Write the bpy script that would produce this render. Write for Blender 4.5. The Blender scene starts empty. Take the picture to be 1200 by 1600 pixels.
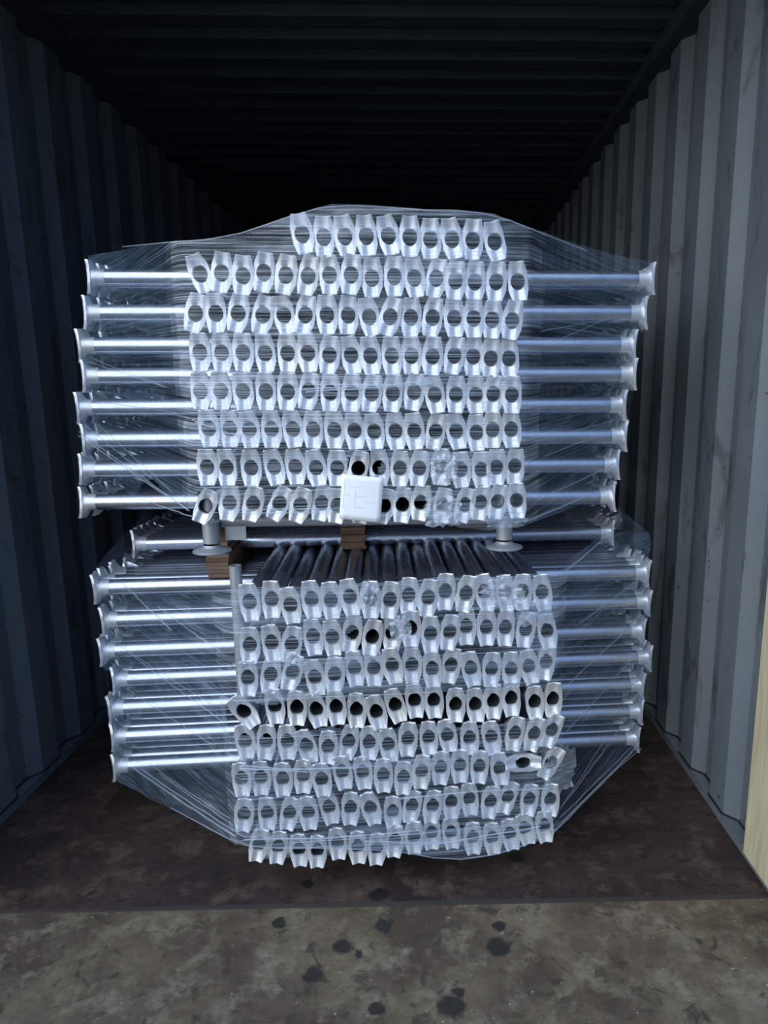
import bpy, bmesh, math, random
from mathutils import Vector, Matrix, noise
R = math.radians
C = bpy.context.scene.collection
SC = bpy.context.scene
rnd = random.Random(7)

# ---------------------------------------------------------------- camera
F_PX, PX, PY = 1080.0, 695.0, 830.0            # focal length and optical centre, in pixels of the 1200x1600 frame
cam_d = bpy.data.cameras.new('camera'); cam = bpy.data.objects.new('camera', cam_d); C.objects.link(cam)
cam_d.sensor_fit = 'AUTO'; cam_d.sensor_width = 36.0; cam_d.lens = 36.0 * F_PX / 1600.0
cam_d.shift_x = (600.0 - PX) / 1600.0; cam_d.shift_y = (PY - 800.0) / 1600.0
cam_d.clip_start = 0.05; cam_d.clip_end = 200
_th, _ps, _ro = math.atan(215 / 1080), R(1.3), 0.004
_fw = Vector((math.sin(_ps) * math.cos(_th), math.cos(_ps) * math.cos(_th), -math.sin(_th)))
_rt = Vector((math.cos(_ps), -math.sin(_ps), 0)); _up = _rt.cross(_fw)
_r2 = _rt * math.cos(_ro) - _up * math.sin(_ro); _u2 = _up * math.cos(_ro) + _rt * math.sin(_ro)
_m = Matrix((_r2, _u2, -_fw)).transposed().to_4x4(); _m.translation = (0, 0, 1.38)
cam.matrix_world = _m
SC.camera = cam

# ---------------------------------------------------------------- sky, sun, exposure
W = bpy.data.worlds.new('sky'); SC.world = W; W.use_nodes = True
nt = W.node_tree; nt.nodes.clear()
wo = nt.nodes.new('ShaderNodeOutputWorld'); wb = nt.nodes.new('ShaderNodeBackground')
tc = nt.nodes.new('ShaderNodeTexCoord'); sx = nt.nodes.new('ShaderNodeSeparateXYZ')
rp = nt.nodes.new('ShaderNodeValToRGB')                     # an even overcast sky, brighter towards the zenith
rp.color_ramp.elements[0].position = 0.0; rp.color_ramp.elements[0].color = (0.13, 0.225, 0.43, 1)
rp.color_ramp.elements[1].position = 1.0; rp.color_ramp.elements[1].color = (0.50, 0.80, 1.42, 1)
nt.links.new(tc.outputs['Generated'], sx.inputs[0]); nt.links.new(sx.outputs[2], rp.inputs[0])
nt.links.new(rp.outputs[0], wb.inputs[0]); nt.links.new(wb.outputs[0], wo.inputs[0])
wb.inputs[1].default_value = 0.75
sun_d = bpy.data.lights.new('veiled_sun', 'SUN'); sun = bpy.data.objects.new('veiled_sun', sun_d); C.objects.link(sun)
sun_d.energy = 3.1; sun_d.angle = R(80); sun_d.color = (0.91, 0.96, 1.0)
sun.rotation_euler = Vector((0.62, 0.70, -0.42)).to_track_quat('-Z', 'Y').to_euler()
sun.location = (-4, -5, 5)
vs = SC.view_settings
vs.view_transform = 'Standard'; vs.look = 'None'; vs.gamma = 1.0; vs.use_curve_mapping = False
vs.exposure = 0.05

# ---------------------------------------------------------------- helpers
def link(name, me, m=None, parent=None):
    o = bpy.data.objects.new(name, me); C.objects.link(o)
    if m is not None and me is not None and not me.materials: me.materials.append(m)
    if parent is not None: o.parent = parent
    return o
def empty(name, parent=None):
    o = bpy.data.objects.new(name, None); C.objects.link(o); o.empty_display_size = 0.05
    if parent: o.parent = parent
    return o
def tag(o, label=None, cat=None, group=None, kind=None):
    if label: o['label'] = label
    if cat: o['category'] = cat
    if group: o['group'] = group
    if kind: o['kind'] = kind
    return o
def mesh(name, vs, fs, smooth=False, sharp=None):
    me = bpy.data.meshes.new(name); me.from_pydata(vs, [], fs); me.update()
    if smooth:
        for p in me.polygons: p.use_smooth = True
        if sharp: me.set_sharp_from_angle(angle=R(sharp))
    return me
class MB:
    def __init__(s): s.v = []; s.f = []
    def add(s, vs, fs):
        b = len(s.v); s.v += [tuple(v) for v in vs]; s.f += [tuple(i + b for i in f) for f in fs]
    def box(s, x0, x1, y0, y1, z0, z1):
        s.add([(x, y, z) for x in (x0, x1) for y in (y0, y1) for z in (z0, z1)],
              [(0, 1, 3, 2), (4, 6, 7, 5), (0, 4, 5, 1), (2, 3, 7, 6), (0, 2, 6, 4), (1, 5, 7, 3)])
    def lathe(s, prof, n=24, axis='z', o=(0, 0, 0), cap=False):       # prof: (radius, height)
        vs = []
        for r, h in prof:
            for k in range(n):
                a = 2 * math.pi * k / n; c, d = r * math.cos(a), r * math.sin(a)
                p = {'z': (c, d, h), 'y': (c, h, d), 'x': (h, c, d)}[axis]
                vs.append((p[0] + o[0], p[1] + o[1], p[2] + o[2]))
        fs = [(i * n + k, i * n + (k + 1) % n, (i + 1) * n + (k + 1) % n, (i + 1) * n + k) for i in range(len(prof) - 1) for k in range(n)]
        if cap: fs += [tuple(range(n)), tuple((len(prof) - 1) * n + k for k in range(n))]
        s.add(vs, fs)
    def tube(s, pts, r, n=6):
        pts = [Vector(p) for p in pts]; vs = []
        for i, p in enumerate(pts):
            t = (pts[min(i + 1, len(pts) - 1)] - pts[max(i - 1, 0)]).normalized()
            a = t.cross(Vector((0, 0, 1)) if abs(t.z) < .9 else Vector((1, 0, 0))).normalized(); b = t.cross(a)
            for k in range(n):
                q = 2 * math.pi * k / n; vs.append(p + a * r * math.cos(q) + b * r * math.sin(q))
        s.add(vs, [(i * n + k, i * n + (k + 1) % n, (i + 1) * n + (k + 1) % n, (i + 1) * n + k) for i in range(len(pts) - 1) for k in range(n)])
    def me(s, name, smooth=False, sharp=None):
        return mesh(name, s.v, s.f, smooth, sharp)

def mat(name):
    m = bpy.data.materials.new(name); m.use_nodes = True
    return m, m.node_tree, m.node_tree.nodes['Principled BSDF']
def nn(t, kind, **kw):
    n = t.nodes.new(kind)
    for k, v in kw.items(): setattr(n, k, v)
    return n
def noise_n(t, vec, scale, detail=4, rough=.55, stretch=None, dist=0.0):
    if stretch:
        mp = nn(t, 'ShaderNodeMapping'); mp.inputs['Scale'].default_value = stretch
        t.links.new(vec, mp.inputs['Vector']); vec = mp.outputs[0]
    n = nn(t, 'ShaderNodeTexNoise'); t.links.new(vec, n.inputs['Vector'])
    n.inputs['Scale'].default_value = scale; n.inputs['Detail'].default_value = detail; n.inputs['Roughness'].default_value = rough
    n.inputs['Distortion'].default_value = dist
    return n.outputs['Fac']
def ramp(t, fac, stops):
    r = nn(t, 'ShaderNodeValToRGB'); e = r.color_ramp.elements
    while len(e) < len(stops): e.new(.5)
    for i, (p, c) in enumerate(stops):
        e[i].position = p; e[i].color = (*c, 1) if isinstance(c, tuple) else (c, c, c, 1)
    t.links.new(fac, r.inputs[0]); return r.outputs[0]
def mix(t, fac, a, b, kind='MIX'):
    m = nn(t, 'ShaderNodeMix', data_type='RGBA', blend_type=kind)
    for s, v in ((m.inputs[0], fac), (m.inputs[6], a), (m.inputs[7], b)):
        if isinstance(v, (int, float)): s.default_value = v
        elif isinstance(v, tuple): s.default_value = (*v, 1)
        else: t.links.new(v, s)
    return m.outputs[2]
def mth(t, op, a, b=None):
    m = nn(t, 'ShaderNodeMath', operation=op)
    for s, v in ((m.inputs[0], a), (m.inputs[1], b)):
        if v is None: continue
        if isinstance(v, (int, float)): s.default_value = v
        else: t.links.new(v, s)
    return m.outputs[0]
def bump(t, h, p, strength=.3, dist=.01):
    b = nn(t, 'ShaderNodeBump'); b.inputs['Strength'].default_value = strength; b.inputs['Distance'].default_value = dist
    t.links.new(h, b.inputs['Height']); t.links.new(b.outputs[0], p.inputs['Normal'])
def coords(t, which='Object'): return nn(t, 'ShaderNodeTexCoord').outputs[which]

# ---------------------------------------------------------------- materials
def galvanised(name, base, metal, rough):
    m, t, p = mat(name); v = coords(t)
    oi = nn(t, 'ShaderNodeObjectInfo').outputs['Random']
    n = noise_n(t, v, 55, 4); n2 = noise_n(t, v, 9, 3)
    c = mix(t, ramp(t, n, [(.3, .0), (.75, 1.0)]), tuple(b * .86 for b in base), base)
    c = mix(t, mth(t, 'MULTIPLY', oi, .14), c, tuple(b * .72 for b in base))
    if metal < .58: c = mix(t, ramp(t, oi, [(.72, .0), (.95, .6)]), c, (base[0], base[1] * .95, base[2] * .83))
    t.links.new(c, p.inputs['Base Color']); p.inputs['Metallic'].default_value = metal
    t.links.new(ramp(t, n2, [(.3, rough - .06), (.7, rough + .08)]), p.inputs['Roughness'])
    bump(t, n, p, .12, .002); return m
M_BLADE = galvanised('cast_galvanised', (.80, .82, .84), .55, .40)
M_TUBE = galvanised('galvanised_tube', (.61, .66, .75), .94, .27)
M_DULL = galvanised('dull_galvanised', (.44, .46, .47), .6, .48)

def wall_paint():
    m, t, p = mat('grey_blue_container_paint'); v = coords(t)
    a = noise_n(t, v, 2.2, 5, stretch=(1, 1, .35)); b = noise_n(t, v, 9, 7, .68, stretch=(1, 1, .40), dist=.8); d = noise_n(t, v, 60, 3)
    c = mix(t, ramp(t, a, [(.35, .0), (.7, 1.0)]), (.115, .134, .147), (.175, .196, .206))
    c = mix(t, ramp(t, b, [(.565, .0), (.64, .72)]), c, (.06, .07, .065))          # scuffs
    c = mix(t, ramp(t, noise_n(t, v, 34, 2), [(.735, .0), (.75, .8)]), c, (.03, .03, .028))
    t.links.new(c, p.inputs['Base Color']); p.inputs['Roughness'].default_value = .55
    bump(t, b, p, .15, .004); return m
M_WALL = wall_paint()
def flat(name, c, rough=.6, metal=0.0, var=.25, scale=8):
    m, t, p = mat(name); v = coords(t); n = noise_n(t, v, scale, 5)
    t.links.new(mix(t, ramp(t, n, [(.3, .0), (.7, 1.0)]), tuple(x * (1 - var) for x in c), c), p.inputs['Base Color'])
    p.inputs['Roughness'].default_value = rough; p.inputs['Metallic'].default_value = metal
    bump(t, n, p, .1, .003); return m
M_BORE_SHADE = flat('tube_bore_shade', (.030, .034, .038), .8)  # bore is galvanised too; the shade deep inside is painted as near black
M_SEAL = flat('black_sealant', (.015, .016, .018), .7)
M_CEIL = flat('green_grey_roof_paint', (.042, .066, .07), .6)
M_STEEL = flat('painted_sill_steel', (.05, .04, .034), .7)

SPOTS = [(-.408, 1.615, .022), (-.129, 1.596, .030), (-.231, 1.530, .030), (.169, 1.517, .037), (.176, 1.588, .021), (-.150, 1.709, .030),
         (-.290, 1.446, .030), (-.128, 1.346, .020), (.041, 1.347, .038), (-.186, 1.505, .014), (.255, 1.86, .03), (-.36, 1.76, .02), (.06, 1.385, .02)]
def ground_mat(name, dark, mid, light, speck, spots, wear_scale, rough, grime):
    m, t, p = mat(name); v = coords(t)
    a = noise_n(t, v, wear_scale, 6, .6, dist=.4); b = noise_n(t, v, 9, 7, .7); g = noise_n(t, v, 42, 4, .7)
    c = mix(t, ramp(t, a, [(.38, .0), (.60, 1.0)]), dark, mid)
    c = mix(t, ramp(t, b, [(.50, .0), (.66, 1.0)]), c, light)
    c = mix(t, ramp(t, noise_n(t, v, 16, 6, .7, dist=.8), [(.55, .0), (.64, .85)]), c, grime)
    c = mix(t, ramp(t, noise_n(t, v, 70, 2), [(.72, .0), (.76, .85)]), c, speck)
    c = mix(t, ramp(t, g, [(.35, .35), (.55, .0)]), c, grime)
    wob = mth(t, 'MULTIPLY', mth(t, 'SUBTRACT', noise_n(t, v, 38, 4), .5), .034)
    wet = None
    for x, y, r in spots:                                   # oil drops on the ground
        d = nn(t, 'ShaderNodeVectorMath', operation='DISTANCE'); t.links.new(v, d.inputs[0]); d.inputs[1].default_value = (x, y, 0)
        k = mth(t, 'SUBTRACT', 1.0, mth(t, 'DIVIDE', mth(t, 'ADD', d.outputs['Value'], wob), r))
        wet = k if wet is None else mth(t, 'MAXIMUM', wet, k)
    p.inputs['Roughness'].default_value = rough
    if wet is not None:
        w = ramp(t, wet, [(.0, .0), (.30, .92)])
        c = mix(t, w, c, (.012, .012, .010))
        t.links.new(mth(t, 'SUBTRACT', rough, mth(t, 'MULTIPLY', w, .3)), p.inputs['Roughness'])
    t.links.new(c, p.inputs['Base Color']); bump(t, mth(t, 'ADD', b, g), p, .25, .006); return m
M_FLOOR = ground_mat('dark_plywood_floor', (.024, .014, .010), (.056, .035, .026), (.105, .068, .050), (.13, .11, .09), [s for s in SPOTS if s[1] > 1.64], 3.0, .62, (.016, .012, .011))
M_APRON = ground_mat('pale_worn_floor', (.072, .050, .028), (.165, .128, .076), (.225, .186, .120), (.45, .43, .37), [s for s in SPOTS if s[1] < 1.66], 3.5, .75, (.040, .034, .022))

def wood(name, a, b, axis):
    m, t, p = mat(name); v = coords(t); s = [9, 9, 9]; s[axis] = .9
    n = noise_n(t, v, 3.0, 6, .6, stretch=tuple(s), dist=1.2)
    t.links.new(mix(t, ramp(t, n, [(.3, .0), (.7, 1.0)]), a, b), p.inputs['Base Color']); p.inputs['Roughness'].default_value = .65
    bump(t, n, p, .2, .002); return m
M_PLY = wood('pale_plywood', (.45, .37, .22), (.66, .57, .38), 2)
M_PLYEDGE = wood('brown_ply_strip', (.10, .056, .034), (.27, .165, .10), 0)
m, t, p = mat('white_paper'); p.inputs['Base Color'].default_value = (.95, .96, .97, 1); p.inputs['Roughness'].default_value = .6; M_PAPER = m
m, t, p = mat('grey_print'); p.inputs['Base Color'].default_value = (.66, .69, .74, 1); M_INK = m

def film(name, base, gain, thread, tint=(.66, .82, 1.0)):
    """clear stretch film: thin and streaky, stretched along the first texture axis"""
    m, t, p = mat(name); t.nodes.remove(p); out = t.nodes['Material Output']
    uv = coords(t, 'UV')
    n1 = noise_n(t, uv, 1.0, 4, .6, stretch=(3.0, 190, 1), dist=.1)
    nw = noise_n(t, uv, 1.0, 4, .6, stretch=(2.0, 34, 1), dist=.2)
    n2 = noise_n(t, uv, 1.0, 3, .5, stretch=(5, 9, 1))
    n3 = noise_n(t, uv, 1.0, 2, .5, stretch=(1.1, 420, 1))
    a = mth(t, 'MULTIPLY', ramp(t, n1, [(.45, .0), (.57, 1.0)]), ramp(t, n2, [(.32, .15), (.66, 1.0)]))
    a = mth(t, 'ADD', mth(t, 'MULTIPLY', a, gain), mth(t, 'MULTIPLY', ramp(t, nw, [(.48, .0), (.75, 1.0)]), gain))
    a = mth(t, 'ADD', base, a)
    a = mth(t, 'ADD', a, mth(t, 'MULTIPLY', ramp(t, n3, [(.62, .0), (.70, 1.0)]), thread))
    tr = nn(t, 'ShaderNodeBsdfTransparent'); gl = nn(t, 'ShaderNodeBsdfGlossy'); di = nn(t, 'ShaderNodeBsdfDiffuse'); tl = nn(t, 'ShaderNodeBsdfTranslucent')
    tr.inputs[0].default_value = (.97, .98, 1, 1); gl.inputs[0].default_value = (.95, .97, 1, 1); gl.inputs['Roughness'].default_value = .30
    di.inputs[0].default_value = (*tint, 1); tl.inputs[0].default_value = (*tint, 1)
    b = nn(t, 'ShaderNodeBump'); b.inputs['Strength'].default_value = .5; b.inputs['Distance'].default_value = .004
    t.links.new(n1, b.inputs['Height'])
    for s in (gl, di): t.links.new(b.outputs[0], s.inputs['Normal'])
    m1 = nn(t, 'ShaderNodeMixShader'); m1.inputs[0].default_value = .35; t.links.new(di.outputs[0], m1.inputs[1]); t.links.new(tl.outputs[0], m1.inputs[2])
    m2 = nn(t, 'ShaderNodeMixShader'); m2.inputs[0].default_value = .30; t.links.new(m1.outputs[0], m2.inputs[1]); t.links.new(gl.outputs[0], m2.inputs[2])
    m3 = nn(t, 'ShaderNodeMixShader'); t.links.new(a, m3.inputs[0]); t.links.new(tr.outputs[0], m3.inputs[1]); t.links.new(m2.outputs[0], m3.inputs[2])
    t.links.new(m3.outputs[0], out.inputs['Surface']); return m
M_FILM = film('stretch_film', .045, .32, .40)
M_SIDE = film('stretch_film_at_the_sides', .06, .12, .36, (.48, .73, 1.0))  # clear film; the blue of the sky is put into its tint here
M_FOLD = film('stretch_film_fold', .20, .35, .2, (.78, .88, .98))

# ---------------------------------------------------------------- container shell
Y0, Y1 = 1.668, 7.56                 # door sill and far end
XL, XR, ZC = -1.415, 0.948, 2.72
def corrugation(a0, a1, pitch, flat_in, run, depth):
    """(position, depth) profile of a pressed steel sheet"""
    pts = []; y = a0
    while y < a1:
        for dy, d in ((0, 0), (flat_in, 0), (flat_in + run, depth), (pitch - run, depth)):
            if y + dy <= a1: pts.append((y + dy, d))
        y += pitch
    return pts
def side_wall(name, x, sgn, phase):
    pr = corrugation(Y0 - .22 - .278 + .083 + phase - .08, Y1, .278, .112, .042, .036)
    pr = [p for p in pr if p[0] >= Y0]
    pr = [(Y0, pr[0][1])] + pr + [(Y1, 0)]
    vs = []; fs = []
    for i, (y, d) in enumerate(pr):
        vs += [(x + sgn * d, y, .03), (x + sgn * d, y, ZC)]
        if i: fs.append((2 * i - 2, 2 * i, 2 * i + 1, 2 * i - 1))
    tag(link(name, mesh(name, vs, fs), M_WALL), 'corrugated grey-blue steel side wall of container', kind='structure')
    return pr
pr_r = side_wall('wall_right', XR, 1, .0)
pr_l = side_wall('wall_left', XL, -1, .05)
b = MB(); b.box(XL - .06, XR + .06, Y1 - .05, Y1 + .04, -.02, ZC + .06); tag(link('wall_back', b.me('wall_back'), M_WALL), kind='structure')
for nm, x0, x1 in (('baseboard_right', XR - .004, XR + .06), ('baseboard_left', XL - .06, XL + .004)):
    b = MB(); b.box(x0, x1, Y0, Y1, -.02, .032); tag(link(nm, b.me(nm), M_WALL), 'steel bottom rail under corrugated wall', kind='structure')
for i, (x, sg, pr) in enumerate(((XR, 1, pr_r), (XL, -1, pr_l))):
    b = MB(); b.tube([(x + sg * d - sg * .002, y, .034) for y, d in pr], .0045, 5)
    tag(link('trim_%d' % (i + 1), b.me('sealant'), M_SEAL), 'black sealant line along wall foot', kind='structure')
for i, (x0, x1) in enumerate(((XR - .05, XR + .05), (XL - .05, XL + .05))):
    b = MB(); b.box(x0, x1, Y0, Y1, ZC - .06, ZC + .02); tag(link('trim_%d' % (i + 3), b.me('top_rail'), M_CEIL), 'steel top rail along roof edge', kind='structure')
pr = corrugation(Y0, Y1, .165, .07, .03, .022); vs = []; fs = []
for i, (y, d) in enumerate(pr):
    vs += [(XL - .04, y, ZC + d), (XR + .04, y, ZC + d)]
    if i: fs.append((2 * i - 2, 2 * i - 1, 2 * i + 1, 2 * i))
tag(link('ceiling', mesh('ceiling', vs, fs), M_CEIL), 'corrugated steel container roof seen from inside', kind='structure')
b = MB(); b.box(XL - .06, XR + .06, Y0 + .012, Y1, -.06, 0.0); tag(link('floor', b.me('floor'), M_FLOOR), 'dark brown plywood container floor', kind='structure')
b = MB(); b.box(-14, 14, -14, 24, -.10, -.004); tag(link('ground', b.me('ground'), M_APRON), 'pale worn floor with oil drops before the door sill', kind='structure')
b = MB(); b.box(XL - .06, XR + .06, Y0, Y0 + .012, -.06, .0015); tag(link('trim_5', b.me('sill_edge'), M_STEEL), 'door sill edge between the two floors', kind='structure')

# plywood board at the door
b = MB(); b.box(XR - .020, XR - .003, 1.50, 1.815, .034, 1.32)
o = link('plywood_board', b.me('plywood_board'), M_PLY); tag(o, 'pale plywood board standing against right wall at the door', 'board')

# ---------------------------------------------------------------- measured places of the tube ends (metres in each stack's own frame: across, height, tilt)
UPPER_HEADS = [
    [(-0.136,1.765,9),(-0.084,1.759,0),(-0.032,1.761,8),(0.021,1.761,5),(0.075,1.762,12),(0.128,1.759,0),(0.179,1.755,0),(0.232,1.755,11),(0.284,1.754,-3),(0.339,1.751,12)],
    [(-0.392,1.673,18),(-0.339,1.675,-8),(-0.285,1.667,-5),(-0.234,1.675,-9),(-0.180,1.669,-11),(-0.126,1.668,-13),(-0.073,1.670,0),(-0.019,1.670,-7),(0.032,1.664,-1),(0.088,1.667,-1),(0.138,1.664,6),(0.193,1.664,-12),(0.241,1.657,-5),(0.290,1.655,-3),(0.344,1.656,-4),(0.399,1.657,6)],
    [(-0.408,1.578,-15),(-0.357,1.578,0),(-0.302,1.578,-12),(-0.243,1.575,-14),(-0.191,1.575,10),(-0.137,1.575,-13),(-0.083,1.575,0),(-0.030,1.575,-4),(0.023,1.570,11),(0.076,1.570,-17),(0.128,1.569,-2),(0.183,1.569,-10),(0.238,1.567,2),(0.287,1.566,0),(0.334,1.563,-3),(0.385,1.561,-9)],
    [(-0.403,1.484,0),(-0.350,1.483,0),(-0.296,1.483,-2),(-0.242,1.482,3),(-0.186,1.482,0),(-0.134,1.482,4),(-0.080,1.477,-8),(-0.026,1.477,9),(0.024,1.475,5),(0.078,1.475,2),(0.128,1.475,0),(0.182,1.473,-4),(0.238,1.475,-11),(0.287,1.473,-2),(0.332,1.468,-3),(0.379,1.468,2)],
    [(-0.411,1.389,0),(-0.360,1.389,2),(-0.303,1.388,3),(-0.244,1.387,0),(-0.189,1.386,-4),(-0.136,1.388,-12),(-0.081,1.383,-2),(-0.026,1.382,-4),(0.025,1.381,-10),(0.079,1.381,-6),(0.134,1.384,-9),(0.187,1.377,8),(0.242,1.377,-2),(0.294,1.376,2),(0.339,1.378,-6),(0.387,1.376,0)],
    [(-0.395,1.294,3),(-0.343,1.293,0),(-0.291,1.291,6),(-0.236,1.291,0),(-0.181,1.291,5),(-0.129,1.290,-1),(-0.075,1.288,0),(-0.022,1.286,4),(0.029,1.284,6),(0.084,1.284,5),(0.133,1.284,5),(0.189,1.283,-11),(0.243,1.283,10),(0.296,1.279,3),(0.338,1.286,0),(0.387,1.287,4)],
    [(-0.405,1.195,0),(-0.356,1.194,2),(-0.295,1.191,0),(-0.235,1.193,9),(-0.180,1.193,5),(-0.125,1.191,9),(-0.070,1.190,-2),(-0.015,1.188,-14),(0.039,1.188,2),(0.094,1.187,-3),(0.145,1.187,-7),(0.202,1.190,-4),(0.255,1.182,3),(0.309,1.182,3),(0.349,1.188,0),(0.399,1.190,-3)],
    [(-0.418,1.092,-24),(-0.356,1.100,-10),(-0.293,1.098,-14),(-0.226,1.097,-26),(-0.170,1.093,-18),(-0.115,1.096,-12),(-0.073,1.090,-8),(-0.009,1.090,-8),(0.050,1.087,-14),(0.099,1.090,-6),(0.148,1.095,-8),(0.207,1.087,-8),(0.265,1.088,-15),(0.307,1.095,-9),(0.353,1.096,-10),(0.404,1.099,3)],
]
LOWER_HEADS = [
    [(-0.380,0.850,5),(-0.324,0.855,0),(-0.276,0.838,8),(-0.221,0.852,6),(-0.171,0.848,4),(-0.121,0.855,8),(-0.067,0.848,0),(-0.016,0.845,-8),(0.034,0.854,-4),(0.086,0.847,-8),(0.132,0.862,-3),(0.187,0.856,-12),(0.237,0.858,10),(0.294,0.853,7),(0.341,0.855,0),(0.396,0.850,9)],
    [(-0.387,0.731,-2),(-0.330,0.736,6),(-0.278,0.730,-12),(-0.221,0.749,4),(-0.171,0.744,5),(-0.119,0.753,-10),(-0.065,0.743,-10),(-0.012,0.750,-3),(0.038,0.763,0),(0.091,0.747,0),(0.143,0.750,-9),(0.189,0.761,0),(0.243,0.759,0),(0.296,0.754,-2),(0.353,0.746,-8),(0.411,0.742,8)],
    [(-0.397,0.640,0),(-0.338,0.644,-9),(-0.279,0.653,-18),(-0.221,0.634,9),(-0.168,0.641,-3),(-0.115,0.655,5),(-0.063,0.653,1),(-0.013,0.661,10),(0.040,0.657,0),(0.095,0.646,3),(0.147,0.651,-10),(0.201,0.643,9),(0.258,0.639,-4),(0.313,0.635,4),(0.363,0.640,12),(0.412,0.649,-8)],
    [(-0.411,0.549,35),(-0.331,0.556,4),(-0.272,0.551,0),(-0.221,0.540,12),(-0.167,0.548,4),(-0.113,0.534,0),(-0.059,0.528,12),(-0.007,0.546,15),(0.046,0.555,5),(0.099,0.552,3),(0.159,0.538,0),(0.214,0.534,6),(0.264,0.544,0),(0.314,0.550,2),(0.381,0.535,4),(0.434,0.538,-1)],
    [(-0.415,0.458,5),(-0.359,0.455,-6),(-0.302,0.452,0),(-0.252,0.434,14),(-0.193,0.431,-2),(-0.137,0.439,-12),(-0.081,0.434,-1),(-0.028,0.427,8),(0.026,0.442,-3),(0.084,0.441,2),(0.136,0.447,10),(0.199,0.433,2),(0.260,0.435,9),(0.326,0.445,-9),(0.381,0.440,-15),(0.432,0.447,-20)],
    [(-0.430,0.350,2),(-0.380,0.345,0),(-0.320,0.342,0),(-0.264,0.348,-2),(-0.214,0.335,5),(-0.157,0.353,8),(-0.101,0.344,6),(-0.044,0.337,0),(0.012,0.326,-4),(0.063,0.344,-5),(0.117,0.349,-3),(0.171,0.354,0),(0.226,0.349,-3),(0.284,0.339,7),(0.350,0.356,-90),(0.432,0.347,-30)],
    [(-0.431,0.238,-7),(-0.368,0.237,0),(-0.307,0.233,-12),(-0.255,0.234,4),(-0.198,0.242,10),(-0.138,0.238,-3),(-0.082,0.239,13),(-0.020,0.217,0),(0.035,0.233,-10),(0.093,0.233,-7),(0.147,0.240,0),(0.199,0.245,5),(0.260,0.233,-9),(0.310,0.244,-18),(0.372,0.236,-7),(0.433,0.232,-1)],
    [(-0.394,0.146,-14),(-0.343,0.132,-8),(-0.286,0.118,2),(-0.235,0.112,-3),(-0.178,0.130,3),(-0.121,0.116,1),(-0.067,0.106,-4),(-0.016,0.127,-5),(0.039,0.140,0),(0.090,0.144,0),(0.146,0.141,5),(0.209,0.122,2),(0.266,0.118,5),(0.318,0.125,10),(0.362,0.140,14),(0.418,0.149,5)],
]

U_O, U_A = Vector((-.17, 1.816, 0)), R(1.2)
L_O, L_A = Vector((-.09, 1.765, 0)), R(4.0)
def place(o, a, x, y, z=0.0):
    return Vector((o.x + x * math.cos(a) - y * math.sin(a), o.y + x * math.sin(a) + y * math.cos(a), z))

# ---------------------------------------------------------------- the ledger: round tube with a forged blade on its end
def blade_mesh(seed):
    rd = random.Random(seed)
    w, h, tw = .0262 + rd.uniform(-.0006, .0008), .0478 + rd.uniform(-.0006, .0006), .0182
    cor = [(-tw, h), (tw, h), (w, .021), (w * 1.01, 0), (w, -.021), (tw, -h), (-tw, -h), (-w, -.021), (-w * 1.01, 0), (-w, .021)]
    cor = [(x + rd.uniform(-.0009, .0009), z + rd.uniform(-.0009, .0009)) for x, z in cor]
    seg = [8, 4, 2, 2, 4, 8, 4, 2, 2, 4]; out = []
    for i, (x, z) in enumerate(cor):
        x2, z2 = cor[(i + 1) % len(cor)]
        for k in range(seg[i]): q = k / seg[i]; out.append((x + (x2 - x) * q, z + (z2 - z) * q))
    n = len(out); r = .0182
    def yf(x, z):                               # front face: a channel down the middle, lips that bend forward
        ch = .0065 * max(0.0, 1 - (x / .0115) ** 2)
        return ch + .10 * max(0.0, abs(x) - .0115) - .0085 * min(1.0, abs(z) / h) ** 2.5
    vs = []
    ang = [math.atan2(z / 1.25, x) for x, z in out]
    cir = [(r * math.cos(a), r * 1.06 * math.sin(a)) for a in ang]
    def ring(fn): vs.extend(fn(i) for i in range(n))
    ring(lambda i: (cir[i][0] * .97, .60, cir[i][1] * .97))
    ring(lambda i: (cir[i][0] * .97, yf(*cir[i]) + .005, cir[i][1] * .97))
    for q in (0.06, .35, .65, .93):
        def g(i, q=q):
            x = cir[i][0] + (out[i][0] - cir[i][0]) * q; z = cir[i][1] + (out[i][1] - cir[i][1]) * q
            return (x, yf(x, z), z)
        ring(g)
    ring(lambda i: (out[i][0], yf(*out[i]) + .0022, out[i][1]))
    ring(lambda i: (out[i][0] * .99, yf(*out[i]) * .8 + .0085, out[i][1] * .985))
    ring(lambda i: (out[i][0] * .5 + .0242 * math.cos(ang[i]) * .5, .011, out[i][1] * .45 + .0242 * math.sin(ang[i]) * .55))
    ring(lambda i: (.0250 * math.cos(ang[i]), .020, .0250 * math.sin(ang[i])))
    ring(lambda i: (.0246 * math.cos(ang[i]), .046, .0246 * math.sin(ang[i])))
    nr = len(vs) // n
    fs = [(i * n + k, i * n + (k + 1) % n, (i + 1) * n + (k + 1) % n, (i + 1) * n + k) for i in range(nr - 1) for k in range(n)]
    fs = [f[::-1] for f in fs]
    fs.append(tuple(range(n)))
    me = mesh('end_blade', vs, fs, True, 32)
    me.materials.append(M_BLADE); me.materials.append(M_BORE_SHADE)
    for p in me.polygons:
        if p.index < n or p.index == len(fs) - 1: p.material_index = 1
    return me
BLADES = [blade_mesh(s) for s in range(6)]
def tube_mesh(L, both):
    b = MB(); b.lathe([(.0242, .044), (.0242, L - (.044 if both else 0))], 24, 'y'); return b.me('tube', True)
T_DEPTH, T_U, T_L = tube_mesh(1.35, False), tube_mesh(1.645, True), tube_mesh(1.755, True)

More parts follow.
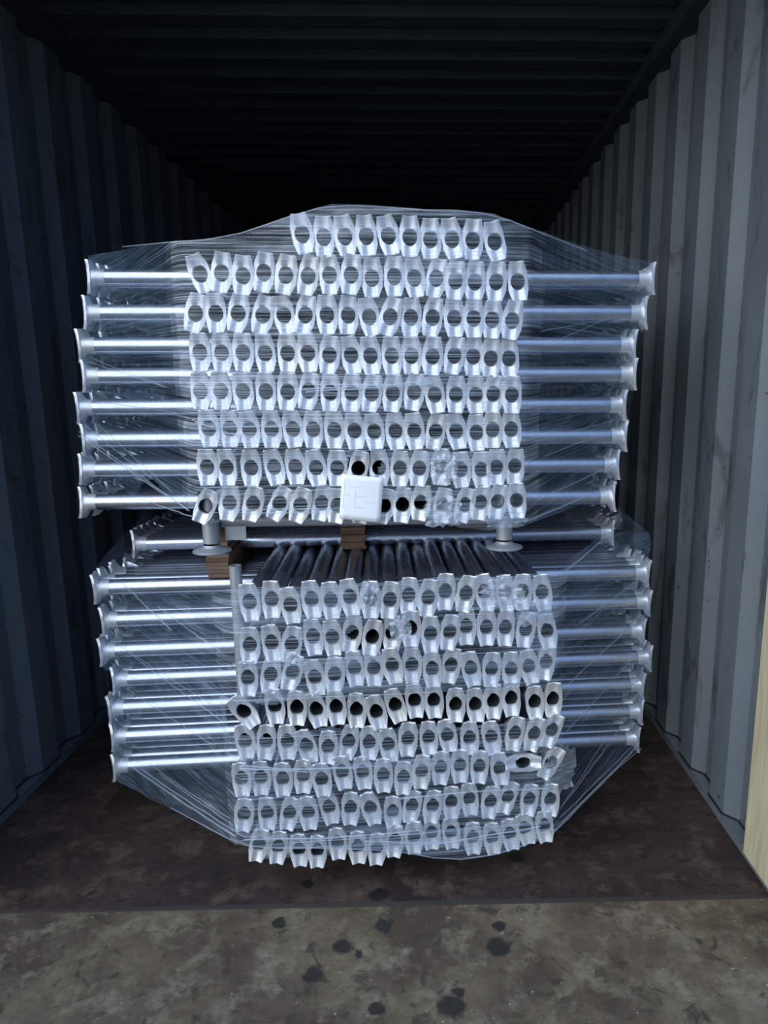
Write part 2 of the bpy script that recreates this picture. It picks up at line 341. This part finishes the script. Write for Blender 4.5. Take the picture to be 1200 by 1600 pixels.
for m_ in (T_DEPTH, T_U, T_L): m_.materials.append(M_TUBE)
def ledger(loc, yaw, tilt, tube, length=None, seed=0):
    """a tube lying along its own y axis; the blade faces -y (and +y at the far end when that end shows)"""
    r = empty('scaffold_ledger'); r.location = loc; r.rotation_euler = (0, R(tilt), yaw)
    link('tube', tube, None, r)
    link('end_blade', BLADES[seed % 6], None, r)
    if length:
        e = link('end_blade', BLADES[(seed + 2) % 6], None, r); e.location = (0, length, 0); e.rotation_euler = (0, 0, math.pi)
    return r

ORD = ['leftmost', 'second', 'third', 'fourth', 'fifth', 'sixth', 'seventh', 'eighth', 'ninth', 'tenth', 'eleventh', 'twelfth', 'thirteenth', 'fourteenth', 'fifteenth', 'rightmost']
ROWS = ['top', 'second', 'third', 'fourth', 'fifth', 'sixth', 'seventh', 'bottom']
BARE = {('upper', 6, 7): 'bare silver tube end above the white paper', ('lower', 1, 6): 'bare bright tube end',
        ('lower', 3, 0): 'bare tube end leaning far left', ('lower', 5, 14): 'bare tube end lying on its side'}
k = 0
for stack, rows, (o_, a_) in (('upper', UPPER_HEADS, (U_O, U_A)), ('lower', LOWER_HEADS, (L_O, L_A))):
    for ri, row in enumerate(rows):
        for ci, (x, z, tl) in enumerate(row):
            y = rnd.uniform(-.005, .007) - (.006 if (stack, ri, ci) in BARE else 0)
            e = ledger(place(o_, a_, x, y, z), a_ + R(rnd.uniform(-.5, .5)), -tl, T_DEPTH, None, k); k += 1
            if stack == 'lower':
                for c_ in e.children:
                    if c_.name.startswith('end_blade'): c_.scale = (1.0, 1.0, 1.07)
            pos = 'rightmost' if ci == len(row) - 1 else (ORD[ci] if ci == 0 else ORD[ci] + ' from left')
            look = BARE.get((stack, ri, ci)) or ('galvanised tube end standing upright' if abs(tl) < 4 else 'galvanised tube end leaning ' + ('right' if tl < 0 else 'left'))
            tag(e, '%s, %s, %s row, %s stack' % (look, pos, ROWS[ri], stack), 'scaffold tube', 'tube ends facing the door, %s stack' % stack)

# crosswise layers: (left tip across, height, tilt along the length)
UX = [(-.795, 1.712), (-.815, 1.614), (-.842, 1.522), (-.838, 1.435), (-.865, 1.343), (-.858, 1.248), (-.875, 1.158), (-.885, 1.058)]
LX = [(-.86, .892), (-.917, .797), (-.903, .692), (-.918, .592), (-.889, .495), (-.910, .398), (-.910, .300), (-.915, .196)]
DEPTHW = ['nearest', 'second from front', 'third from front', 'fourth from front']
for stack, lay, (o_, a_), T, Lg, y0 in (('upper', UX, (U_O, U_A), T_U, 1.645, .325), ('lower', LX, (L_O, L_A), T_L, 1.755, .385)):
    mass = MB()
    for ri, (x, z) in enumerate(lay):
        ya = y0 + (.20 if (stack, ri) == ('lower', 0) else 0)
        for d in range(4):
            xx = x + (rnd.uniform(-.012, .02) if d else 0)
            zz = z + (rnd.uniform(-.002, .002) if d else 0)
            TT, LL = (T_U, 1.645) if (stack, ri) == ('lower', 0) else (T, Lg)
            e = ledger(place(o_, a_, xx, ya + d * .0545, zz), a_ - math.pi / 2 + R(rnd.uniform(-.25, .25)), rnd.uniform(-7, 7), TT, LL, ri + d)
            tag(e, 'crosswise tube poking out at both sides, %s layer of %s stack, %s' % (ROWS[ri], stack, DEPTHW[d]), 'scaffold tube', 'crosswise tubes, %s stack' % stack)
        for d in range(4, 13):
            xx = x + rnd.uniform(-.012, .02); c = place(o_, a_, xx, ya + d * .0545, z); e2 = place(o_, a_, xx + Lg, ya + d * .0545, z)
            mass.tube([c, c.lerp(e2, .5), e2], .0242, 10)
            for q, s in ((c, 1), (e2, -1)):
                ax = (e2 - c).normalized() * s; sd = Vector((-ax.y, ax.x, 0)); up = Vector((0, 0, 1))
                ring = []
                for yy, ww, hh in ((0, .021, .047), (.013, .025, .046), (.045, .022, .023)):
                    ring += [q + ax * yy + sd * (ww * math.cos(i * math.pi / 4)) + up * (hh * math.sin(i * math.pi / 4)) for i in range(8)]
                mass.add(ring, [(i * 8 + j, i * 8 + (j + 1) % 8, i * 8 + 8 + (j + 1) % 8, i * 8 + 8 + j) for i in range(2) for j in range(8)] + [tuple(range(8))])
    tag(link('scaffold_ledger_pile', mass.me('scaffold_ledger_pile', True, 40), M_TUBE), 'crosswise tubes deep inside the %s stack' % stack, 'scaffold tubes', kind='stuff')

# ---------------------------------------------------------------- carrying frames
def frame(o_, a_, name): r = empty(name); r.location = o_; r.rotation_euler = (0, 0, a_); return r
fu = frame(U_O, U_A, 'stacking_frame'); tag(fu, 'galvanised frame with two flared feet under the upper stack', 'frame')
for x, y in ((-.421, .045), (.378, .045)):
    b = MB(); b.lathe([(.0225, 1.12), (.0225, .985)], 24, 'z', (x, y, 0)); link('leg', b.me('leg', True), M_DULL, fu)
    b = MB(); b.lathe([(.0226, .980), (.0240, .975), (.029, .971), (.040, .968), (.0500, .965), (.0515, .963), (.0505, .960), (.044, .959), (.001, .960)], 32, 'z', (x, y, 0))
    link('foot', b.me('foot', True, 50), M_DULL, fu)
b = MB(); b.lathe([(.0195, -.40), (.0195, .36)], 20, 'x', (0, .085, 1.040)); link('rail', b.me('rail', True), M_DULL, fu)
b = MB(); b.box(-.392, -.335, .075, .081, .985, 1.03); link('gusset_plate', b.me('gusset_plate'), M_DULL, fu)
fl = frame(L_O, L_A, 'stacking_frame'); tag(fl, 'grey post with open top at left edge of lower stack', 'frame')
b = MB(); x = -.432
b.lathe([(.013, .80), (.013, .925), (.0165, .925), (.0165, .30)], 20, 'z', (x, .10, 0)); link('post', b.me('post', True, 40), M_DULL, fl)
b = MB(); b.lathe([(.024, -.45), (.024, .46)], 20, 'x', (0, .14, .0245)); link('base_rail', b.me('base_rail', True), M_DULL, fl)
b = MB(); b.lathe([(.024, -.45), (.024, .46)], 20, 'x', (0, .95, .0245)); link('base_rail', b.me('base_rail', True), M_DULL, fl)

# ply spacers between the stacks
def spacer(o_, a_, x0, x1, y0, y1, z0, n, hh, label):
    r = empty('ply_spacer'); r.location = place(o_, a_, (x0 + x1) / 2, y0, z0); r.rotation_euler = (0, 0, a_)
    tag(r, label, 'wood spacer', 'ply spacers between the stacks')
    w = (x1 - x0) / 2
    for i in range(n):
        j = rnd.uniform(-.004, .004); g = rnd.uniform(-.006, .006)
        b = MB(); b.box(-w + j, w + j, g, y1 - y0, i * hh, (i + 1) * hh - .0012)
        link('ply_strip', b.me('ply_strip'), M_PLYEDGE, r)
    return r
spacer(L_O, L_A, -.575, -.507, .37, .75, .8225, 9, .0125, 'stack of brown ply strips beside left flared foot')
spacer(L_O, L_A, -.168, -.088, .49, .9, .875, 9, .0125, 'stack of brown ply strips under the white paper')
spacer(L_O, L_A, .225, .325, .60, .9, .918, 6, .0125, 'dark stack of ply strips beside right flared foot')

# paper sheet
pl = empty('paper_label'); pl.location = place(U_O, U_A, -.0075, -.0205, 1.112); pl.rotation_euler = (0, R(6), U_A)
tag(pl, 'white printed paper sheet tucked under a bare tube end', 'paper label')
vs = []; fs = []; N = 8
for i in range(N + 1):
    for j in range(N + 1):
        u, v = i / N - .5, j / N - .5
        y = -.003 * math.cos(u * 3) + .002 * math.sin(v * 5 + u * 3)
        vs.append((u * .108, y, v * .118))
for i in range(N):
    for j in range(N): fs.append((i * (N + 1) + j, (i + 1) * (N + 1) + j, (i + 1) * (N + 1) + j + 1, i * (N + 1) + j + 1))
o = link('sheet', mesh('sheet', vs, fs, True), M_PAPER, pl); so = o.modifiers.new('thickness', 'SOLIDIFY'); so.thickness = .0004
b = MB()
def pline(u0, v0, u1, v1, t=.0005):
    n = 6
    for i in range(n):
        a, c = i / n, (i + 1) / n; q = []
        for s in (a, c):
            u = u0 + (u1 - u0) * s; v = v0 + (v1 - v0) * s
            y = -.003 * math.cos(u * 3) + .002 * math.sin(v * 5 + u * 3) - .0009
            dx, dz = (0, t) if abs(u1 - u0) > abs(v1 - v0) else (t, 0)
            q += [(u * .108 - dx, y, v * .118 - dz), (u * .108 + dx, y, v * .118 + dz)]
        b.add(q, [(0, 2, 3, 1)])
pline(-.43, .42, -.43, -.25); pline(.44, .42, .44, -.42, .0004); pline(-.43, .06, -.27, .06); pline(-.43, -.20, -.36, -.20)
pline(-.15, .18, -.15, -.20); pline(-.15, .05, .14, .05); pline(0, -.07, .36, -.07, .0004); pline(-.15, -.20, .10, -.20)
link('printed_lines', b.me('printed_lines'), M_INK, pl)

# ---------------------------------------------------------------- stretch film
def lerp_cols(cols, n):
    """cols: (across, depth, top, bottom, lean); resample evenly along the path"""
    P = []
    for i in range(len(cols) - 1):
        a, c = cols[i], cols[i + 1]; m_ = max(1, int(math.hypot(c[0] - a[0], c[1] - a[1]) / n))
        for k in range(m_): q = k / m_; P.append([a[j] + (c[j] - a[j]) * q for j in range(5)])
    P.append(list(cols[-1])); return P
def film_sheet(o_, a_, cols, du, dv, drop, amp, edge, lean0, lean1):
    P = lerp_cols(cols, du); zt = max(p[2] for p in P); zb = min(p[3] for p in P); nv = int((zt - zb) / dv)
    vs, uvs, fs, side = [], [], [], []; u = 0
    for i, (x, y, t_, bt, sh) in enumerate(P):
        if i: u += math.hypot(x - P[i - 1][0], y - P[i - 1][1])
        for j in range(nv + 1):
            q = j / nv; z = bt + (t_ - bt) * q
            xx = x + edge(x, z)
            d = noise.noise(Vector((xx * 9, z * 16, y * 9 + 3))) * amp(x) + noise.noise(Vector((xx * 30, z * 75, 7))) * amp(x) * .35
            w = place(o_, a_, xx, y + d, z); vs.append(tuple(w)); tt = max(0.0, abs(xx) - .43)
            uvs.append((u, z - tt * (lean0 - lean1 * (z - (zt + zb) / 2)), xx, z))
    n = nv + 1
    for i in range(len(P) - 1):
        for j in range(nv):
            q = (i * n + j, (i + 1) * n + j, (i + 1) * n + j + 1, i * n + j + 1)
            cx = sum(uvs[k][2] for k in q) / 4; cz = sum(uvs[k][3] for k in q) / 4
            if not drop(cx, cz): fs.append(q); side.append(abs(cx + .005) > .47)
    me = mesh('stretch_wrap', vs, fs, True)
    me.materials.append(M_FILM); me.materials.append(M_SIDE)
    for p in me.polygons: p.material_index = int(side[p.index])
    ul = me.uv_layers.new(name='film')
    for lp in me.loops: ul.data[lp.index].uv = uvs[lp.vertex_index][:2]
    return me
def inside(c, r, x, z):
    ang = math.atan2(z - c[1], x - c[0]); rr = 1 + .22 * math.sin(3 * ang + c[0] * 40) + .12 * math.sin(7 * ang)
    return ((x - c[0]) / r[0]) ** 2 + ((z - c[1]) / r[1]) ** 2 < rr * rr
def side_edge(lay, Lg, xl, xr):
    """the film follows the uneven tube tips at either side"""
    zs = [z for _, z in lay]; dx = [x for x, _ in lay]; mean = sum(dx) / len(dx)
    def e(x, z):
        if xl < x < xr: return 0.0
        i = min(range(len(zs)), key=lambda k_: abs(zs[k_] - z)); off = dx[i] - mean
        dip = .010 * (1 - abs(math.cos(math.pi * (z - zs[i]) / .096)))
        if x <= xl: f = min(1, (xl - x) / .3); return f * (off + dip)
        f = min(1, (x - xr) / .3); return f * (off - dip)
    return e
def fold(pts, w, b, seed):
    """a rope or pleat of gathered film: narrow ribbon through the given points"""
    rd = random.Random(seed); n = 14; L = []
    for i in range(n + 1):
        q = i / n * (len(pts) - 1); k_ = min(int(q), len(pts) - 2); p = Vector(pts[k_]).lerp(Vector(pts[k_ + 1]), q - k_)
        L.append(p + Vector((rd.uniform(-1, 1), rd.uniform(-1, 1), rd.uniform(-1, 1))) * .0012)
    b.tube(L, w, 5)

def crumple(F, parent, cx, cz, w, h, y0, dy, seed):
    """a loose crumpled bit of film"""
    vs, fs = [], []; n = 14
    for i in range(n + 1):
        for j in range(n + 1):
            u, v = i / n - .5, j / n - .5; k_ = 1 - .25 * abs(noise.noise(Vector((u * 4, v * 4, seed)))) * 2
            q = noise.noise(Vector((u * 5, v * 5, seed + 3))); q2 = abs(noise.noise(Vector((u * 9 + v * 4, v * 6, seed + 9))))
            vs.append(F(cx + u * w * k_ * (1 - .5 * v * v), y0 + dy * (u + .5) - .016 * q2 + .006 * q, cz + v * h * k_ * (1 - .8 * u * u)))
    for i in range(n):
        for j in range(n): fs.append((i * (n + 1) + j, (i + 1) * (n + 1) + j, (i + 1) * (n + 1) + j + 1, i * (n + 1) + j + 1))
    me = mesh('film_flap', vs, fs, True); ul = me.uv_layers.new(name='film')
    for lp in me.loops: ul.data[lp.index].uv = ((lp.vertex_index // (n + 1)) / n * w * 3, (lp.vertex_index % (n + 1)) / n * h + seed)
    return link('film_flap', me, M_FOLD, parent)
# --- upper stack
u_mean = sum(x for x, _ in UX) / 8
ucols = [(u_mean + .002, 1.0, 1.768, 1.10, 0), (u_mean + .008, .285, 1.765, 1.115, 0), (-.62, .13, 1.760, 1.08, .5), (-.452, -.012, 1.745, 1.052, .25),
         (-.40, -.018, 1.745, 1.050, 0), (-.30, -.018, 1.757, 1.070, 0), (-.17, -.018, 1.800, 1.072, 0), (-.06, -.018, 1.830, 1.066, 0), (.03, -.018, 1.829, 1.062, 0), (.16, -.018, 1.820, 1.064, 0),
         (.25, -.018, 1.818, 1.030, 0), (.33, -.016, 1.812, 1.022, 0), (.425, -.012, 1.780, 1.035, .25), (.60, .12, 1.755, 1.055, .5), (1.645 + u_mean - .008, .285, 1.752, 1.10, 0), (1.645 + u_mean - .002, 1.0, 1.752, 1.10, 0)]
def udrop(x, z):
    if inside((-.010, 1.182), (.030, .058), x, z): return True
    if inside((.030, 1.205), (.016, .030), x, z): return True
    if inside((-.412, 1.085), (.030, .040), x, z): return True
    if inside((.10, 1.090), (.075, .022), x, z): return True
    if inside((-.655, 1.02), (.24, .105), x, z): return True
    return False
amp_u = lambda x: .0035 if -.45 < x < .43 else .010
fu_me = film_sheet(U_O, U_A, ucols, .007, .006, udrop, amp_u, side_edge(UX, 1.645, -.46, .44), .08, 1.1)
wu = link('stretch_wrap', fu_me, M_FILM); tag(wu, 'clear streaky stretch film wrapped around the upper stack', 'stretch film')
b = MB(); F = lambda *a: tuple(place(U_O, U_A, *a))
for i, (p0, p1, w) in enumerate([((-.86, .29, 1.275), (-.46, -.02, 1.09), .0016), ((-.86, .29, 1.262), (-.455, -.02, 1.085), .0022), ((-.84, .28, 1.30), (-.60, .10, 1.165), .0012),
        ((-.78, .24, 1.30), (-.50, .0, 1.13), .0010), ((-.80, .26, 1.475), (-.50, .0, 1.40), .0012), ((-.79, .25, 1.485), (-.49, .0, 1.398), .0010), ((-.85, .29, 1.37), (-.47, -.01, 1.335), .0010),
        ((-.85, .29, 1.362), (-.50, .0, 1.345), .0008), ((-.62, .10, 1.10), (-.44, -.022, 1.066), .0018), ((.76, .29, 1.105), (.42, -.018, 1.042), .0030), ((.76, .29, 1.17), (.46, .0, 1.10), .0014),
        ((.74, .27, 1.30), (.45, .0, 1.255), .0012), ((.77, .29, 1.28), (.48, .02, 1.215), .0010), ((.70, .24, 1.59), (.46, .0, 1.535), .0010), ((.72, .25, 1.60), (.47, .0, 1.50), .0010),
        ]):
    mid = tuple((a_ + c_) / 2 - (.004 if j == 1 else 0) for j, (a_, c_) in enumerate(zip(p0, p1))); fold([F(*p0), F(*mid), F(*p1)], w, b, i)
for i, (x0, x1, z, dz) in enumerate([(-.43, -.10, 1.475, .006), (-.10, .30, 1.412, .014), (.15, .40, 1.414, .006), (-.30, -.05, 1.298, -.004), (-.25, -.12, 1.296, .006), (-.05, .40, 1.235, .012), (-.33, .0, 1.125, .02), (-.41, -.08, 1.078, .02), (.06, .25, 1.122, .008)]):
    fold([F(x0, -.021, z), F((x0 + x1) / 2, -.022, z + dz * .4), F(x1, -.021, z + dz)], .0009, b, 50 + i)
fold([F(c[0], c[1] - .002, c[2] - .002) for c in ucols[2:14]], .0016, b, 90)
for i, p in enumerate([((-.43, -.020, 1.318), (-.385, -.022, 1.300), (-.345, -.022, 1.284), (-.30, -.021, 1.276)), ((-.41, -.020, 1.305), (-.37, -.022, 1.300), (-.20, -.021, 1.300)),
                       ((-.15, -.021, 1.392), (.06, -.022, 1.402), (.20, -.021, 1.412)), ((-.14, -.021, 1.386), (.02, -.022, 1.394), (.18, -.021, 1.405))]): fold([F(*q) for q in p], .0026, b, 95 + i)
crumple(F, wu, .208, 1.185, .075, .085, -.022, 0, 1); crumple(F, wu, .205, 1.075, .11, .09, -.022, 0, 2); crumple(F, wu, .375, 1.05, .12, .05, -.018, .02, 3)
fo = link('film_fold', b.me('film_fold', True), M_FOLD, wu); tag(fo, kind='stuff')

# --- lower stack
l_mean = sum(x for x, _ in LX[1:]) / 7
lcols = [(l_mean + .002, 1.0, .985, .20, 0), (l_mean + .010, .338, .86, .172, 0), (-.68, .17, .83, .165, 0), (-.452, -.012, .888, .160, 0), (-.40, -.018, .895, .148, 0), (-.34, -.018, .895, .142, 0),
         (-.20, -.018, .895, .132, 0), (-.03, -.018, .898, .112, 0), (.04, -.018, .900, .094, 0), (.10, -.018, .908, .078, 0), (.20, -.018, .905, .066, 0), (.32, -.018, .905, .085, 0), (.435, -.012, .915, .130, 0),
         (.62, .16, .985, .165, 0), (1.755 + l_mean - .010, .338, .94, .185, 0), (1.755 + l_mean - .002, 1.0, 1.0, .2, 0)]
def ldrop(x, z):
    zz = .528 + .0075 * math.sin(x * 23) + .004 * math.sin(x * 61)
    if -.455 < x < .455 and zz - .040 < z < zz + .052: return True
    if inside((-.062, .752), (.056, .040), x, z): return True
    if inside((.372, .372), (.060, .022), x, z): return True
    if inside((.05, .768), (.020, .022), x, z): return True
    return False
amp_l = lambda x: .0035 if -.45 < x < .45 else .011
fl_me = film_sheet(L_O, L_A, lcols, .007, .006, ldrop, amp_l, side_edge(LX[1:], 1.755, -.46, .46), .36, .35)
wl = link('stretch_wrap', fl_me, M_FILM); tag(wl, 'clear streaky stretch film wrapped around the lower stack', 'stretch film')
b = MB(); F = lambda *a: tuple(place(L_O, L_A, *a))
for i, (p0, p1, w) in enumerate([((.83, .355, .190), (.44, -.014, .135), .0042), ((.83, .35, .215), (.47, .02, .16), .0016), ((.72, .24, .32), (.50, .03, .22), .0010), ((.66, .2, .31), (.47, .01, .20), .0009),
        ((-.84, .33, .215), (-.46, .0, .175), .0032), ((-.80, .29, .23), (-.46, .0, .19), .0024), ((-.72, .21, .26), (-.46, .0, .21), .0014), ((-.76, .25, .27), (-.47, .0, .23), .0012),
        ((-.80, .28, .84), (-.62, .12, .74), .0020), ((-.66, .15, .80), (-.46, .0, .715), .0014), ((-.86, .33, .64), (-.50, .02, .56), .0010), ((-.80, .28, .62), (-.47, .0, .52), .0012), ((-.82, .29, .50), (-.5, .02, .44), .0010),
        ((.80, .33, .66), (.47, .0, .58), .0012), ((.78, .31, .53), (.48, .02, .43), .0012), ((.82, .35, .80), (.52, .06, .74), .0012), ((.44, -.01, .90), (.66, .2, .985), .0016)]):
    mid = tuple((a_ + c_) / 2 - (.004 if j == 1 else 0) for j, (a_, c_) in enumerate(zip(p0, p1))); fold([F(*p0), F(*mid), F(*p1)], w, b, 100 + i)
for i, (x0, x1, z, dz) in enumerate([(-.43, .10, .888, .004), (.0, .43, .898, .008), (-.43, -.05, .690, .006), (.05, .42, .690, .008), (-.40, .10, .678, .004), (-.44, .10, .587, .0), (-.43, -.15, .477, .0), (.10, .43, .470, .02), (-.43, -.05, .388, -.012), (-.44, -.05, .376, .006),
        (-.44, -.10, .175, -.006), (-.30, .20, .158, .006), (.0, .43, .163, .012), (-.35, .10, .142, -.008), (.02, .30, .125, .012), (.15, .42, .098, .035)]):
    fold([F(x0, -.021, z), F((x0 + x1) / 2, -.022, z + dz * .6), F(x1, -.021, z + dz)], .0010 + .0006 * (i % 3 == 2), b, 150 + i)
fold([F(c[0], c[1] - .002, c[3] + .002) for c in lcols[2:15]], .0016, b, 190)
for i, p in enumerate([((-.43, -.020, .400), (-.30, -.023, .382), (-.12, -.021, .375)), ((-.43, -.020, .392), (-.25, -.023, .372)), ((-.43, -.020, .178), (-.20, -.023, .166), (.05, -.021, .172)),
                       ((-.10, -.021, .150), (.10, -.023, .128), (.40, -.021, .160)), ((.0, -.021, .275), (.2, -.023, .285), (.42, -.021, .28))]): fold([F(*q) for q in p], .0028, b, 195 + i)
crumple(F, wl, .462, .315, .11, .16, -.004, .04, 5); crumple(F, wl, .28, .865, .13, .09, -.022, 0, 6); crumple(F, wl, .01, .775, .06, .07, -.022, 0, 7); crumple(F, wl, .37, .80, .10, .08, -.022, .01, 8); crumple(F, wl, -.07, .865, .05, .09, -.022, 0, 10)
fo = link('film_fold', b.me('film_fold', True), M_FOLD, wl); tag(fo, kind='stuff')
